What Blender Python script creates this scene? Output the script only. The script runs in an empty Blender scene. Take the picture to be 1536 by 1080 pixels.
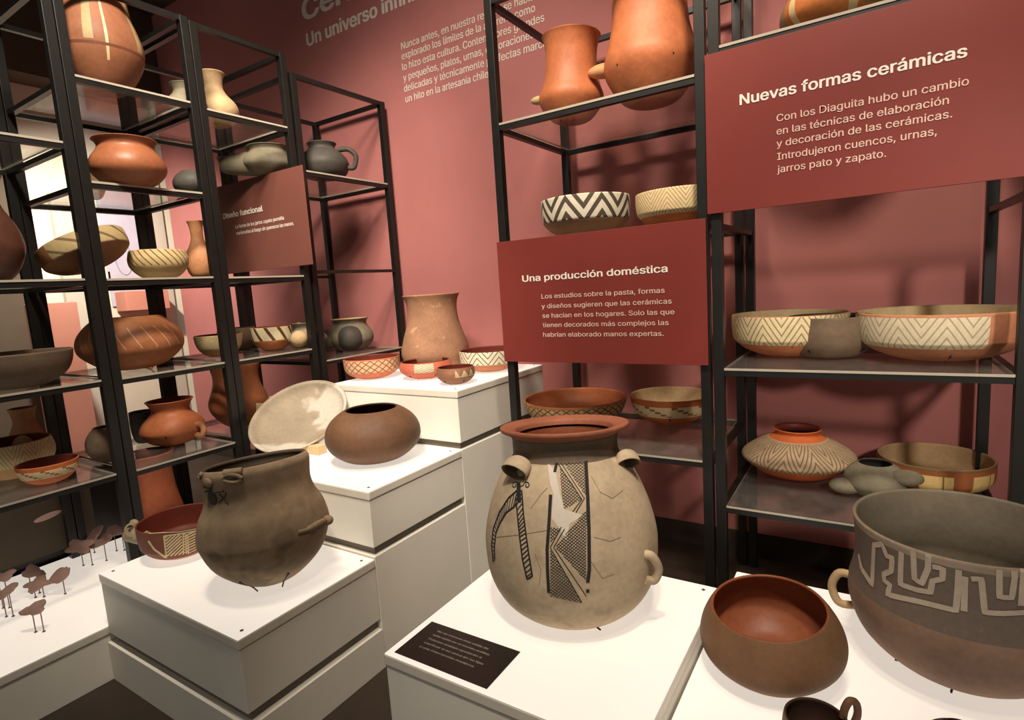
import bpy, bmesh, math, random
from mathutils import Vector, Matrix
from mathutils.bvhtree import BVHTree
random.seed(7)
PI = math.pi
SC = bpy.context.scene
COL = SC.collection

# ------------------------------------------------------------------ camera
FPX, YAW, PITCH, ROLL = 848.5, math.radians(32.76), math.radians(7.448), math.radians(3.734)
CAM = Vector((0, 0, 1.5))
FW = Vector((-math.sin(YAW)*math.cos(PITCH), math.cos(YAW)*math.cos(PITCH), -math.sin(PITCH)))
RT0 = Vector((math.cos(YAW), math.sin(YAW), 0))
DN0 = FW.cross(RT0)
RT = RT0*math.cos(ROLL) + DN0*math.sin(ROLL)
DN = DN0*math.cos(ROLL) - RT0*math.sin(ROLL)
cd = bpy.data.cameras.new('camera'); cam = bpy.data.objects.new('camera', cd); COL.objects.link(cam)
cd.sensor_fit = 'HORIZONTAL'; cd.sensor_width = 36; cd.lens = 36*FPX/1536; cd.clip_start = .02
cam.matrix_world = Matrix(((RT.x, -DN.x, -FW.x, CAM.x), (RT.y, -DN.y, -FW.y, CAM.y), (RT.z, -DN.z, -FW.z, CAM.z), (0, 0, 0, 1)))
SC.camera = cam

# ------------------------------------------------------------------ world, lights, exposure
vs = SC.view_settings
vs.view_transform = 'Standard'; vs.look = 'None'; vs.gamma = 1; vs.exposure = 0.22; vs.use_curve_mapping = False
w = bpy.data.worlds.new('world'); SC.world = w; w.use_nodes = True
w.node_tree.nodes['Background'].inputs[0].default_value = (1, .90, .80, 1)
w.node_tree.nodes['Background'].inputs[1].default_value = .20

def spot(loc, aim, energy, angle=60, blend=.8, rad=.06, col=(1, .87, .72)):  # lamps out of view: overhead track spots, plus fill spots added for brightness
    l = bpy.data.lights.new('unseen_spot_light', 'SPOT'); l.energy = energy; l.spot_size = math.radians(angle)
    l.spot_blend = blend; l.shadow_soft_size = rad; l.color = col
    o = bpy.data.objects.new('unseen_spot_light', l); COL.objects.link(o); o.location = loc
    o.rotation_euler = (Vector(aim)-Vector(loc)).to_track_quat('-Z', 'Y').to_euler()
    return o
spot((-1.2, .7, 3.9), (-2.3, 3.06, 1.3), 255, 90, 1, .22)            # text wall, middle
spot((-2.0, 1.3, 3.9), (-3.3, 3.0, 1.6), 200, 60, 1, .2)            # fill spot added for the dim corner by the left shelving
spot((.1, .7, 3.9), (-.2, 3.0, 1.1), 300, 70, 1, .15)               # right shelving
spot((1.5, -1.0, 2.7), (-.15, 3.05, .95), 300, 26, 1, .15)          # low fill spot added for wall and shelves under the large red sign
spot((-.7, 1.1, 3.9), (-.9, 2.7, 2.2), 85, 50, 1, .1, col=(1, .80, .55))   # jars above the middle sign
spot((-1.6, .6, 3.9), (-3.2, 1.7, 1.2), 350, 75, 1, .15)            # left shelving
spot((-.6, .1, 3.4), (-2.0, 2.1, .9), 350, 34, 1, .12)             # stepped plinths
spot((-.1, .1, 3.9), (-.8, 1.4, .6), 280, 36, 1, .1)               # urn
spot((.4, -.2, 3.9), (.05, 1.6, .5), 95, 50, 1, .1)                # bowls at the right
spot((-4.6, 1.6, 3.1), (-5.95, 2.5, 1.4), 320, 100, 1, col=(1, .92, .80))   # bright gallery bay at the left

# ------------------------------------------------------------------ helpers: pixels to places
def ray(x, y): return RT*((x-768)/FPX) + DN*((y-540)/FPX) + FW
def P(x, y, X=None, Y=None, Z=None):
    v = ray(x, y)
    if X is not None: t = (X-CAM.x)/v.x
    elif Y is not None: t = (Y-CAM.y)/v.y
    else: t = (Z-CAM.z)/v.z
    return CAM + v*t
def px(p):
    q = Vector(p)-CAM; d = q.dot(FW)
    return 768+FPX*q.dot(RT)/d, 540+FPX*q.dot(DN)/d, d
def zat(y, p):
    lo, hi = -1, 5
    for _ in range(50):
        m = (lo+hi)/2
        if px((p[0], p[1], m))[1] > y: lo = m
        else: hi = m
    return lo

# ------------------------------------------------------------------ helpers: materials
def lin(c):
    return tuple(((v/255)/12.92 if v/255 <= .04045 else ((v/255+.055)/1.055)**2.4) for v in c)
class Ex:
    def __init__(s, nt, sock): s.nt, s.s = nt, sock
    def op(s, o, b=None, c=None):
        n = s.nt.nodes.new('ShaderNodeMath'); n.operation = o
        s.nt.links.new(s.s, n.inputs[0])
        for i, q in ((1, b), (2, c)):
            if q is None: continue
            if isinstance(q, Ex): s.nt.links.new(q.s, n.inputs[i])
            else: n.inputs[i].default_value = q
        return Ex(s.nt, n.outputs[0])
    def __add__(s, b): return s.op('ADD', b)
    def __sub__(s, b): return s.op('SUBTRACT', b)
    def __mul__(s, b): return s.op('MULTIPLY', b)
    def __truediv__(s, b): return s.op('DIVIDE', b)
    def __gt__(s, b): return s.op('GREATER_THAN', b)
    def __lt__(s, b): return s.op('LESS_THAN', b)
    def fr(s): return s.op('FRACT')
    def ab(s): return s.op('ABSOLUTE')
    def fl(s): return s.op('FLOOR')
    def mx(s, b): return s.op('MAXIMUM', b)
    def sin(s): return s.op('SINE')
    def inv(s): return (s*-1)+1
def base_mat(name):
    m = bpy.data.materials.new(name); m.use_nodes = True
    nt = m.node_tree; b = nt.nodes['Principled BSDF']
    return m, nt, b
def noise(nt, scale, detail=3, coord='Object', rough=.6):
    t = nt.nodes.new('ShaderNodeTexCoord'); n = nt.nodes.new('ShaderNodeTexNoise')
    n.inputs['Scale'].default_value = scale; n.inputs['Detail'].default_value = detail; n.inputs['Roughness'].default_value = rough
    nt.links.new(t.outputs[coord], n.inputs['Vector'])
    return Ex(nt, n.outputs['Fac'])
def mixc(nt, fac, a, b):
    n = nt.nodes.new('ShaderNodeMix'); n.data_type = 'RGBA'
    for sock, q in ((n.inputs[0], fac), (n.inputs[6], a), (n.inputs[7], b)):
        if isinstance(q, Ex): nt.links.new(q.s, sock)
        elif isinstance(q, (int, float)): sock.default_value = q
        elif isinstance(q, tuple): sock.default_value = (*q[:3], 1)
        else: nt.links.new(q, sock)
    return n.outputs[2]
def bump(nt, b, h, strength=.2, dist=.004):
    n = nt.nodes.new('ShaderNodeBump'); n.inputs['Strength'].default_value = strength; n.inputs['Distance'].default_value = dist
    nt.links.new(h.s, n.inputs['Height']); nt.links.new(n.outputs[0], b.inputs['Normal'])
def ramp01(e, lo, hi):
    n = e.nt.nodes.new('ShaderNodeMapRange'); n.inputs[1].default_value = lo; n.inputs[2].default_value = hi
    e.nt.links.new(e.s, n.inputs[0]); return Ex(e.nt, n.outputs[0])
def clay(name, col, mott=.28, rough=.78, spec=.25, pats=(), blot=None, bumps=.25):
    """fired clay with mottling; pats = [(rgb255, function(u, v) -> mask)] painted over it"""
    m, nt, b = base_mat(name)
    c = lin(col)
    n1 = noise(nt, 7, 4); n2 = noise(nt, 60, 3)
    dark = tuple(v*(1-mott) for v in c); light = tuple(min(1, v*(1+mott*.8)) for v in c)
    cur = mixc(nt, ramp01(n1, .32, .68), dark, light)
    if blot:
        cur = mixc(nt, ramp01(noise(nt, blot[1], 3), blot[2], blot[2]+.06)*blot[3], cur, lin(blot[0]))
    if pats:
        t = nt.nodes.new('ShaderNodeTexCoord'); s = nt.nodes.new('ShaderNodeSeparateXYZ')
        nt.links.new(t.outputs['UV'], s.inputs[0])
        u, v = Ex(nt, s.outputs[0]), Ex(nt, s.outputs[1])
        wear = ramp01(n2, .24, .36)
        for rgb, fn in pats:
            cur = mixc(nt, fn(u, v)*(wear*.45+.55), cur, lin(rgb))
    cur2 = mixc(nt, ramp01(n2, .3, .7)*.16, cur, (0.02, .015, .01))
    nt.links.new(cur2, b.inputs['Base Color'])
    b.inputs['Roughness'].default_value = rough; b.inputs['Specular IOR Level'].default_value = spec
    bump(nt, b, n1*.6+n2*.4, bumps, .006)
    return m
def plain(name, col, rough=.6, spec=.3, mott=.06, scale=9, metal=0):
    m, nt, b = base_mat(name); c = lin(col)
    n = noise(nt, scale, 4)
    nt.links.new(mixc(nt, ramp01(n, .3, .7), tuple(v*(1-mott) for v in c), tuple(min(1, v*(1+mott)) for v in c)), b.inputs['Base Color'])
    b.inputs['Roughness'].default_value = rough; b.inputs['Specular IOR Level'].default_value = spec; b.inputs['Metallic'].default_value = metal
    return m
# pattern masks
def band(v0, v1): return lambda u, v: (v > v0)*(v < v1)
def inband(v0, v1, fn): return lambda u, v: (v > v0)*(v < v1)*fn(u, (v-v0)/(v1-v0))
def zigzag(n, k=2.0, duty=.5, ph=0.0): return lambda u, t: ((t - ((u*n+ph).fr()-.5).ab()*2*1.0)*k).fr() < duty
def tri(n, ph=0.0): return lambda u, t: t < (((u*n+ph).fr()-.5).ab()*2)
def diag(n, m, duty=.5): return lambda u, t: (u*n+t*m).fr() < duty
def hatch(n, m, duty=.25): return lambda u, t: ((u*n+t*m).fr() < duty).mx((u*n-t*m).fr() < duty)
def stripes(n, duty=.5, ph=0): return lambda u, t: (u*n+ph).fr() < duty
def both(f, g): return lambda u, t: f(u, t)*g(u, t)
def steps(n, k=4, duty=.5): return lambda u, t: ((((u*n).fr()*k).fl()/k + (t*k).fl()/k*1.0)*2).fr() < duty
def usect(u0, u1): return lambda u, t: (u > u0)*(u < u1)

M = {}
def wallmat(name, col):
    m, nt, b = base_mat(name); c = lin(col)
    n = noise(nt, 1.7, 5); n2 = noise(nt, 55, 2)
    nt.links.new(mixc(nt, ramp01(n, .3, .7), tuple(v*.93 for v in c), tuple(v*1.06 for v in c)), b.inputs['Base Color'])
    b.inputs['Roughness'].default_value = .72; b.inputs['Specular IOR Level'].default_value = .25
    bump(nt, b, n2, .06, .002); return m
M['pink'] = wallmat('pink_paint', (186, 118, 114))
M['skirt'] = plain('black_skirting', (62, 52, 46), .6)
M['floor'] = plain('dark_floor', (58, 48, 40), .55, .3, .25, 3)
M['ceil'] = plain('dark_ceiling', (70, 62, 52), .9)
M['dark'] = plain('charcoal_wall', (92, 80, 66), .8)
M['cream'] = wallmat('cream_paint', (232, 222, 200))
M['cream2'] = wallmat('grey_cream_paint', (205, 195, 178))
M['poster'] = plain('lavender_print', (190, 186, 200), .5)
M['posterink'] = plain('grey_ink', (150, 150, 170), .5)
M['pinkbox'] = wallmat('salmon_paint', (205, 140, 120))
M['wire'] = plain('pinkish_line_paint', (196, 170, 152), .6)
M['white'] = wallmat('plinth_white', (238, 234, 222))
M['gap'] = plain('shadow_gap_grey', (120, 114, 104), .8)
M['black'] = plain('black_steel', (22, 21, 19), .42, .45, .2, 20)
M['screw'] = plain('screw_metal', (120, 115, 105), .4, .5, .1, 30, .6)
M['prong'] = plain('dark_wire', (38, 28, 22), .5)
M['red'] = plain('dark_red_board', (120, 48, 41), .5, .3, .05, 4)
M['brownboard'] = plain('brown_red_board', (118, 72, 62), .5, .3, .05, 4)
M['letter'] = plain('white_vinyl', (236, 224, 212), .6)
M['letterpink'] = plain('pale_vinyl', (222, 186, 172), .6)
M['card'] = plain('black_card', (34, 30, 26), .35, .4)
M['cardtext'] = plain('grey_print', (176, 172, 164), .6)
# luminous opal acrylic (light-box tops)
def opal(name, strength):
    m, nt, b = base_mat(name)
    b.inputs['Base Color'].default_value = (.55, .52, .47, 1); b.inputs['Roughness'].default_value = .45
    n = noise(nt, 2.2, 2)
    e = nt.nodes.new('ShaderNodeMath'); e.operation = 'MULTIPLY_ADD'
    nt.links.new(n.s, e.inputs[0]); e.inputs[1].default_value = strength*.2; e.inputs[2].default_value = strength*.9
    nt.links.new(e.outputs[0], b.inputs['Emission Strength']); b.inputs['Emission Color'].default_value = (1, .90, .79, 1)
    return m
M['opal'] = opal('luminous_opal_acrylic', .53)
M['opalside'] = plain('opal_acrylic_edge', (226, 220, 206), .4)
# smoked glass for the shelves
def glass():
    m = bpy.data.materials.new('shelf_glass'); m.use_nodes = True; nt = m.node_tree; nt.nodes.clear()
    out = nt.nodes.new('ShaderNodeOutputMaterial')
    tr = nt.nodes.new('ShaderNodeBsdfTransparent'); tr.inputs[0].default_value = (.955, .955, .94, 1)
    gl = nt.nodes.new('ShaderNodeBsdfGlossy'); gl.inputs['Roughness'].default_value = .06
    df = nt.nodes.new('ShaderNodeBsdfDiffuse'); df.inputs[0].default_value = (.5, .46, .42, 1)
    lw = nt.nodes.new('ShaderNodeLayerWeight'); lw.inputs[0].default_value = .5
    fr = Ex(nt, lw.outputs['Facing']).op('POWER', 5.0)*.42+.03
    dust = noise(nt, 14, 4)
    m1 = nt.nodes.new('ShaderNodeMixShader'); m2 = nt.nodes.new('ShaderNodeMixShader')
    nt.links.new(ramp01(dust, .2, .9).op('MULTIPLY', .10).op('ADD', .03).s, m1.inputs[0])
    nt.links.new(tr.outputs[0], m1.inputs[1]); nt.links.new(df.outputs[0], m1.inputs[2])
    nt.links.new(fr.s, m2.inputs[0]); nt.links.new(m1.outputs[0], m2.inputs[1]); nt.links.new(gl.outputs[0], m2.inputs[2])
    nt.links.new(m2.outputs[0], out.inputs[0]); return m
M['glass'] = glass()
M['glassedge'] = plain('glass_edge', (176, 168, 152), .25, .6)  # pale colour stands for light caught in the glass edge

# ------------------------------------------------------------------ helpers: objects
def box(bm, x0, x1, y0, y1, z0, z1, mi=0, bev=0):
    vs = [bm.verts.new((x, y, z)) for x in (x0, x1) for y in (y0, y1) for z in (z0, z1)]
    fs = []
    for q in ((0, 1, 3, 2), (4, 6, 7, 5), (0, 4, 5, 1), (2, 3, 7, 6), (0, 2, 6, 4), (1, 5, 7, 3)):
        f = bm.faces.new([vs[i] for i in q]); f.material_index = mi; fs.append(f)
    if bev:
        es = {e for f in fs for e in f.edges}
        bmesh.ops.bevel(bm, geom=list(es), offset=bev, segments=2, affect='EDGES', profile=.5)
    return fs
def newbox(*a, **k):
    bm = bmesh.new(); box(bm, *a, **k); return bm
def link(name, bm, mats, loc=(0, 0, 0), parent=None, smooth=False):
    """one mesh object; bm is in world coordinates, loc is the origin of the thing it belongs to"""
    bm.normal_update()
    me = bpy.data.meshes.new(name)
    bmesh.ops.translate(bm, verts=bm.verts, vec=-Vector(loc))
    if smooth:
        for f in bm.faces: f.smooth = True
    bm.to_mesh(me); bm.free()
    for m in (mats if isinstance(mats, (list, tuple)) else [mats]): me.materials.append(m)
    o = bpy.data.objects.new(name, me); COL.objects.link(o)
    if parent: o.parent = parent
    else: o.location = loc
    if smooth:
        try: me.set_sharp_from_angle(angle=math.radians(50))
        except Exception: pass
    return o
def tag(o, label, cat, group=None):
    o['label'] = label; o['category'] = cat
    if group: o['group'] = group
    return o
def thing(name, label, cat, loc, group=None):
    o = bpy.data.objects.new(name, None); COL.objects.link(o); o.location = loc; o.empty_display_size = .05
    return tag(o, label, cat, group)
def struct(name, bm, mats, parent=None):
    o = link(name, bm, mats, parent=parent)
    if not parent: o['kind'] = 'structure'
    return o
def tube(bm, pts, r, seg=8, mi=0, cap=True):
    pts = [Vector(p) for p in pts]; n = len(pts); rs = r if isinstance(r, (list, tuple)) else [r]*n
    rings = []; prev = None
    for i, p in enumerate(pts):
        t = (pts[min(i+1, n-1)]-pts[max(i-1, 0)]).normalized()
        a = prev - t*prev.dot(t) if prev else t.orthogonal()
        a.normalize(); prev = a; b = t.cross(a)
        rings.append([bm.verts.new(p+(a*math.cos(2*PI*k/seg)+b*math.sin(2*PI*k/seg))*rs[i]) for k in range(seg)])
    for i in range(n-1):
        for k in range(seg):
            f = bm.faces.new((rings[i][k], rings[i][(k+1) % seg], rings[i+1][(k+1) % seg], rings[i+1][k])); f.material_index = mi
    if cap:
        for ring, flip in ((rings[0], True), (rings[-1], False)):
            f = bm.faces.new(ring[::-1] if flip else ring); f.material_index = mi
def spline(pts, n=6):
    """Catmull-Rom through tuples"""
    out = []; m = len(pts)
    for i in range(m-1):
        p0, p1, p2, p3 = pts[max(i-1, 0)], pts[i], pts[i+1], pts[min(i+2, m-1)]
        for k in range(n):
            t = k/n
            out.append(tuple(.5*(2*b+(c-a)*t+(2*a-5*b+4*c-d)*t*t+(3*b-a-3*c+d)*t**3) for a, b, c, d in zip(p0, p1, p2, p3)))
    out.append(tuple(pts[-1])); return out
def ball(bm, c, r, sc=(1, 1, 1), rot=None, u=14, v=9, mi=0):
    mtx = Matrix.Translation(Vector(c)) @ (rot.to_4x4() if rot else Matrix()) @ Matrix.Diagonal((r*sc[0], r*sc[1], r*sc[2], 1))
    res = bmesh.ops.create_uvsphere(bm, u_segments=u, v_segments=v, radius=1, matrix=mtx)
    for x in res['verts']:
        for f in x.link_faces: f.material_index = mi
def lathe(bm, prof, R, H, mtx, wall=.035, seg=56, n=5, deform=None, sharp=False):
    """pot of revolution: prof = (r, z) outside from foot centre to rim, unit size; inside is offset by wall (fraction of R). slot 0 outside, 1 inside"""
    out = [(max(0, r)*R, z*H) for r, z in (prof if sharp else spline(prof, n))]
    inn = []
    wv = wall*R
    m = len(out); ztop = max(q[1] for q in out)
    for i in range(m-1, -1, -1):
        a, b = out[max(i-1, 0)], out[min(i+1, m-1)]
        dr, dz = b[0]-a[0], b[1]-a[1]; L = math.hypot(dr, dz) or 1
        r, z = out[i][0]-dz/L*wv, out[i][1]+dr/L*wv
        if i == m-1: r, z = out[i][0]-wv, out[i][1]-.1*wv
        if r < 0: r = 0
        inn.append((r, min(z, ztop)))
    rim = [(out[-1][0]-wv*.25, out[-1][1]+wv*.28), (out[-1][0]-wv*.7, out[-1][1]+wv*.28)]
    allp = out + rim + inn
    uvl = bm.loops.layers.uv.verify()
    rings = []
    for r, z in allp:
        if r < 1e-5:
            co = Vector((0, 0, z)); co = deform(co) if deform else co
            rings.append([bm.verts.new(mtx @ co)])
        else:
            ring = []
            for k in range(seg):
                a = 2*PI*k/seg; co = Vector((r*math.cos(a), r*math.sin(a), z)); co = deform(co) if deform else co
                ring.append(bm.verts.new(mtx @ co))
            rings.append(ring)
    no = len(out)
    for i in range(len(rings)-1):
        A, B = rings[i], rings[i+1]; va, vb = allp[i][1]/H, allp[i+1][1]/H
        mi = 0 if i < no else 1
        for k in range(seg):
            k2 = (k+1) % seg; ua, ub = k/seg, (k+1)/seg
            if len(A) == 1 and len(B) == 1: break
            if len(A) == 1: vv, uv = (A[0], B[k2], B[k]), ((ua, va), (ub, vb), (ua, vb))
            elif len(B) == 1: vv, uv = (A[k], A[k2], B[0]), ((ua, va), (ub, va), (ua, vb))
            else: vv, uv = (A[k], A[k2], B[k2], B[k]), ((ua, va), (ub, va), (ub, vb), (ua, vb))
            try: f = bm.faces.new(vv)
            except ValueError: continue
            f.material_index = mi; f.smooth = True
            for lp, q in zip(f.loops, uv): lp[uvl].uv = q
    return allp
# painted lines laid on a surface
def hitsurf(bvh, x, y):
    h = bvh[0].ray_cast(CAM, ray(x, y).normalized())
    return (None, None) if h[2] in bvh[1] else (h[0], h[1])
def paint(bm, bvh, line, wpx, mi, off=.0014, step=4, close=False):
    pts = list(line)+([line[0]] if close else [])
    smp = []
    for (x0, y0), (x1, y1) in zip(pts, pts[1:]):
        n = max(1, int(math.hypot(x1-x0, y1-y0)/step))
        for k in range(n): smp.append((x0+(x1-x0)*k/n, y0+(y1-y0)*k/n))
    smp.append(pts[-1])
    run = []
    runs = [run]
    for x, y in smp:
        co, no = hitsurf(bvh, x, y)
        if co is None or (run and (co-run[-1][0]).length > .06): run = []; runs.append(run)
        if co is not None:
            if no.dot(ray(x, y)) > 0: no = -no
            run.append((co+no*off, no, (co-CAM).dot(FW)*wpx/FPX/2))
    for run in runs:
        if len(run) < 2: continue
        prev = None
        for i, (co, no, hw) in enumerate(run):
            t = run[min(i+1, len(run)-1)][0]-run[max(i-1, 0)][0]
            s = no.cross(t)
            if s.length < 1e-9: continue
            s.normalize()
            cur = (bm.verts.new(co+s*hw), bm.verts.new(co-s*hw))
            if prev:
                f = bm.faces.new((prev[0], prev[1], cur[1], cur[0])); f.material_index = mi
                f.normal_update()
                if f.normal.dot(no) < 0: f.normal_flip()
            prev = cur
def hatchpoly(bm, bvh, poly, ang, gap, wpx, mi, off=.0011):
    c, s = math.cos(ang), math.sin(ang)
    q = [(x*c+y*s, -x*s+y*c) for x, y in poly]
    y = min(p[1] for p in q)+gap/2
    while y < max(p[1] for p in q):
        xs = []
        for (xa, ya), (xb, yb) in zip(q, q[1:]+q[:1]):
            if (ya > y) != (yb > y): xs.append(xa+(y-ya)/(yb-ya)*(xb-xa))
        xs.sort()
        for a, b in zip(xs[::2], xs[1::2]):
            paint(bm, bvh, [(a*c-y*s, a*s+y*c), (b*c-y*s, b*s+y*c)], wpx, mi, off, step=6)
        y += gap
def bvh_of(bm):
    bm.normal_update(); bm.verts.ensure_lookup_table(); bm.faces.ensure_lookup_table(); bm.faces.index_update()
    return BVHTree.FromBMesh(bm), {f.index for f in bm.faces if f.material_index == 1}
# lettering
FONT = None
try:
    import os
    FONT = bpy.data.fonts.load(os.path.join(bpy.utils.system_resource('DATAFILES'), 'fonts', 'Inter.woff2'))
except Exception: FONT = None
def textmesh(s, bold=0.0):
    cu = bpy.data.curves.new('t', 'FONT'); cu.body = s; cu.font = FONT or cu.font; cu.size = 1; cu.resolution_u = 4; cu.fill_mode = 'FRONT'
    o = bpy.data.objects.new('t', cu); COL.objects.link(o)
    bpy.context.view_layer.update()
    me = bpy.data.meshes.new_from_object(o.evaluated_get(bpy.context.evaluated_depsgraph_get()))
    bpy.data.objects.remove(o); bpy.data.curves.remove(cu)
    return me
def write(bm, s, p0, p1, cap, up, bold=0.0, fit=None):
    """lay s along p0->p1 (world, baseline), capital height cap, towards up; fit = the part of s that ends at p1"""
    me = textmesh(s, bold); p0, p1, up = Vector(p0), Vector(p1), Vector(up).normalized()
    mf = textmesh(fit, bold) if fit else me
    x1 = max(v.co.x for v in mf.vertices); x0 = min(v.co.x for v in mf.vertices)
    dx = (p1-p0); kx = dx.length/(x1-x0); dx.normalize(); ky = cap/.727
    nrm = dx.cross(up)
    sh = ((0, 0), (1, 0), (-1, 0), (.7, .7), (-.7, -.7), (.7, -.7), (-.7, .7)) if bold else ((0, 0),)
    for k, (ox, oy) in enumerate(sh):
        q0 = p0+dx*(ox*bold*kx)+up*(oy*bold*.7*ky)+nrm*(k*.00006)
        vs = [bm.verts.new(q0+dx*((v.co.x-x0)*kx)+up*(v.co.y*ky)) for v in me.vertices]
        for p in me.polygons:
            try: bm.faces.new([vs[i] for i in p.vertices])
            except ValueError: pass
    bpy.data.meshes.remove(me)
    if fit: bpy.data.meshes.remove(mf)

# ------------------------------------------------------------------ the room
YW = 3.06
struct('floor', newbox(-7.2, 2.6, -2.2, 3.2, -.06, 0), M['floor'])
struct('ceiling', newbox(-7.2, 2.6, -2.2, 3.2, 4.2, 4.26), M['ceil'])
bm = newbox(-5.86, 2.5, YW, YW+.1, .12, 4.2)
wb = struct('wall_back', bm, M['pink'])
struct('baseboard_back', newbox(-5.86, 2.5, YW-.012, YW+.1, 0, .12), M['skirt'])
struct('wall_left', newbox(-6.1, -6.0, -2.2, 1.95, 0, 4.2), M['dark'])
struct('wall_right', newbox(2.5, 2.6, -2.2, 3.16, 0, 4.2), M['dark'])
# bright gallery bay beyond the left shelving: white wall with lower ledge block and trims
struct('wall_far', newbox(-6.1, -6.0, 1.95, 3.2, 0, 4.2), M['cream'])
struct('trim_3', newbox(-5.999, -5.70, 1.2, 3.055, 3.42, 4.2), M['dark'])
bm = bmesh.new(); box(bm, -5.999, -5.97, 2.92, 3.05, 0, 4.2, bev=.004); struct('trim_1', bm, M['cream2'])
bm = bmesh.new(); box(bm, -5.999, -5.93, 2.12, 2.42, .0, 2.55, bev=.004); struct('trim_2', bm, M['cream2'])

# ------------------------------------------------------------------ plinths
def plinth(label, x0, x1, y0, y1, top, gap, name='display_plinth', slab=.038, lip=0.0, edge=True):
    t = thing(name, label, 'plinth', (x0, y0, 0), 'white lit plinths'); L = t.location
    g0, g1 = gap
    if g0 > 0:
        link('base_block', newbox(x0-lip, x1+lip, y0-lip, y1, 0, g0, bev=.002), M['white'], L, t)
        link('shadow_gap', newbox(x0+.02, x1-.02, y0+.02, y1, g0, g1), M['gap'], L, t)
    link('upper_box', newbox(x0, x1, y0, y1, g1, top-slab, bev=.002), M['white'], L, t)
    bm = bmesh.new(); box(bm, x0-.004, x1+.004, y0-.004, y1, top-slab, top, bev=.006)
    bm.normal_update()
    for f in bm.faces: f.material_index = 0 if f.normal.z > .5 else 1
    link('light_panel', bm, [M['opal'], M['opalside']], L, t)
    for sx, sy in ((x0+.035, y0+.035), (x1-.035, y0+.035), (x0+.035, y1-.035), (x1-.035, y1-.035)):
        bm = bmesh.new(); tube(bm, [(sx, sy, top), (sx, sy, top+.0015)], .006, 10)
        link('screw', bm, M['screw'], L, t)
    return t
p1 = plinth('lowest white stepped plinth carrying the dark face pot, lit top', -2.61, -1.655, .89, 1.468, .463, (.165, .205), lip=.008)
p2 = plinth('middle white stepped plinth carrying the round brown pot and tilted plate', -2.55, -1.655, 1.472, 2.068, .739, (.468, .505))
p3 = plinth('tallest white stepped plinth against the pink wall with the beaker', -2.53, -1.655, 2.072, 2.9, 1.026, (.735, .77))
pu = plinth('white lit plinth carrying the big white urn and black card', -1.19, -.425, 1.06, 1.83, .46, (.0, .0))
pr = plinth('low white light table under the round bowl and the fret pot', -.415, 1.0, .85, 2.12, .38, (.0, .0), name='light_table')
tb = plinth('low white light table with small stones on pins', -3.58, -2.62, -.2, 1.46, .231, (.0, .0), name='light_table')

# ------------------------------------------------------------------ shelving
def rack(label, x0, x1, y0, y1, ztop, shelves, bars=(), front='x', foot=0, pw=.038, frames=None, legs=None):
    """frame of square steel posts; shelves = heights of glass (top face); bars = heights of open rails"""
    t = thing('shelving_unit', label, 'shelving', (x0, y0, foot), 'black steel shelving units'); L = t.location; h = pw/2
    for i, (px_, py_) in enumerate(((x0, y0), (x1, y0), (x0, y1), (x1, y1))):
        link('post', newbox(px_-h, px_+h, py_-h, py_+h, foot if not legs else legs[i], ztop, bev=.002), M['black'], L, t)
    def ring(z, th=.022, sides=('x0', 'x1', 'y0', 'y1')):
        bm = bmesh.new(); b = .013
        if 'y0' in sides: box(bm, x0+h, x1-h, y0-b, y0+b, z-th, z)
        if 'y1' in sides: box(bm, x0+h, x1-h, y1-b, y1+b, z-th, z)
        if 'x0' in sides: box(bm, x0-b, x0+b, y0+h, y1-h, z-th, z)
        if 'x1' in sides: box(bm, x1-b, x1+b, y0+h, y1-h, z-th, z)
        return bm
    link('top_rail', ring(ztop, .024), M['black'], L, t)
    for z in shelves:
        fr_ = link('shelf_frame', ring(z-.009), M['black'], L, t)
        bm = bmesh.new()
        e = .016
        fs = box(bm, x0+h+.001 if front == 'y' else x0-e+.004, x1-h-.001 if front == 'y' else x1+e, y0-e if front == 'y' else y0+h+.001, y1+e-.004 if front == 'y' else y1-h-.001, z-.009, z)
        bm.normal_update()
        for f in bm.faces: f.material_index = 0 if abs(f.normal.z) > .5 else 1
        link('glass_shelf', bm, [M['glass'], M['glassedge']], L, fr_)
    for z, sides in bars:
        for sd in sides: link('open_rail', ring(z, .02, (sd,)), M['black'], L, t)
    return t
XL, XB = -2.86, -3.54
L0 = rack('black steel shelving unit at the far left edge, partly out of frame', XB, XL, .42, 1.114, 3.0, (2.215, 1.65, 1.21, .785), foot=.231)
L1 = rack('black steel shelving unit left of the brown sign with the orange pots', XB, XL, 1.156, 1.678, 2.90, (2.50, 2.065, 1.647, 1.205, .776), legs=(.231, .231, 0, 0), foot=0)
L2 = rack('black steel shelving unit behind the small brown sign', XB, XL, 1.720, 2.228, 2.89, (2.486, 1.643, 1.205, .776))
L3 = rack('shorter black steel shelving unit nearest the wall corner of the left row', XB, XL, 2.286, 3.0, 2.80, (2.258, 1.12), bars=((1.67, ('x1', 'x0')),))
RY, RB = 2.25, 2.93
R2 = rack('black steel shelving unit behind the middle red sign', -1.445, -.545, RY, RB, 2.75, (2.225, 1.70, .76), front='y')
R3 = rack('black steel shelving unit at the right behind the large red sign', -.496, .388, RY, RB, 3.0, (2.30, 1.136, .586), front='y', bars=((1.682, ('x0', 'x1')),))

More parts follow.
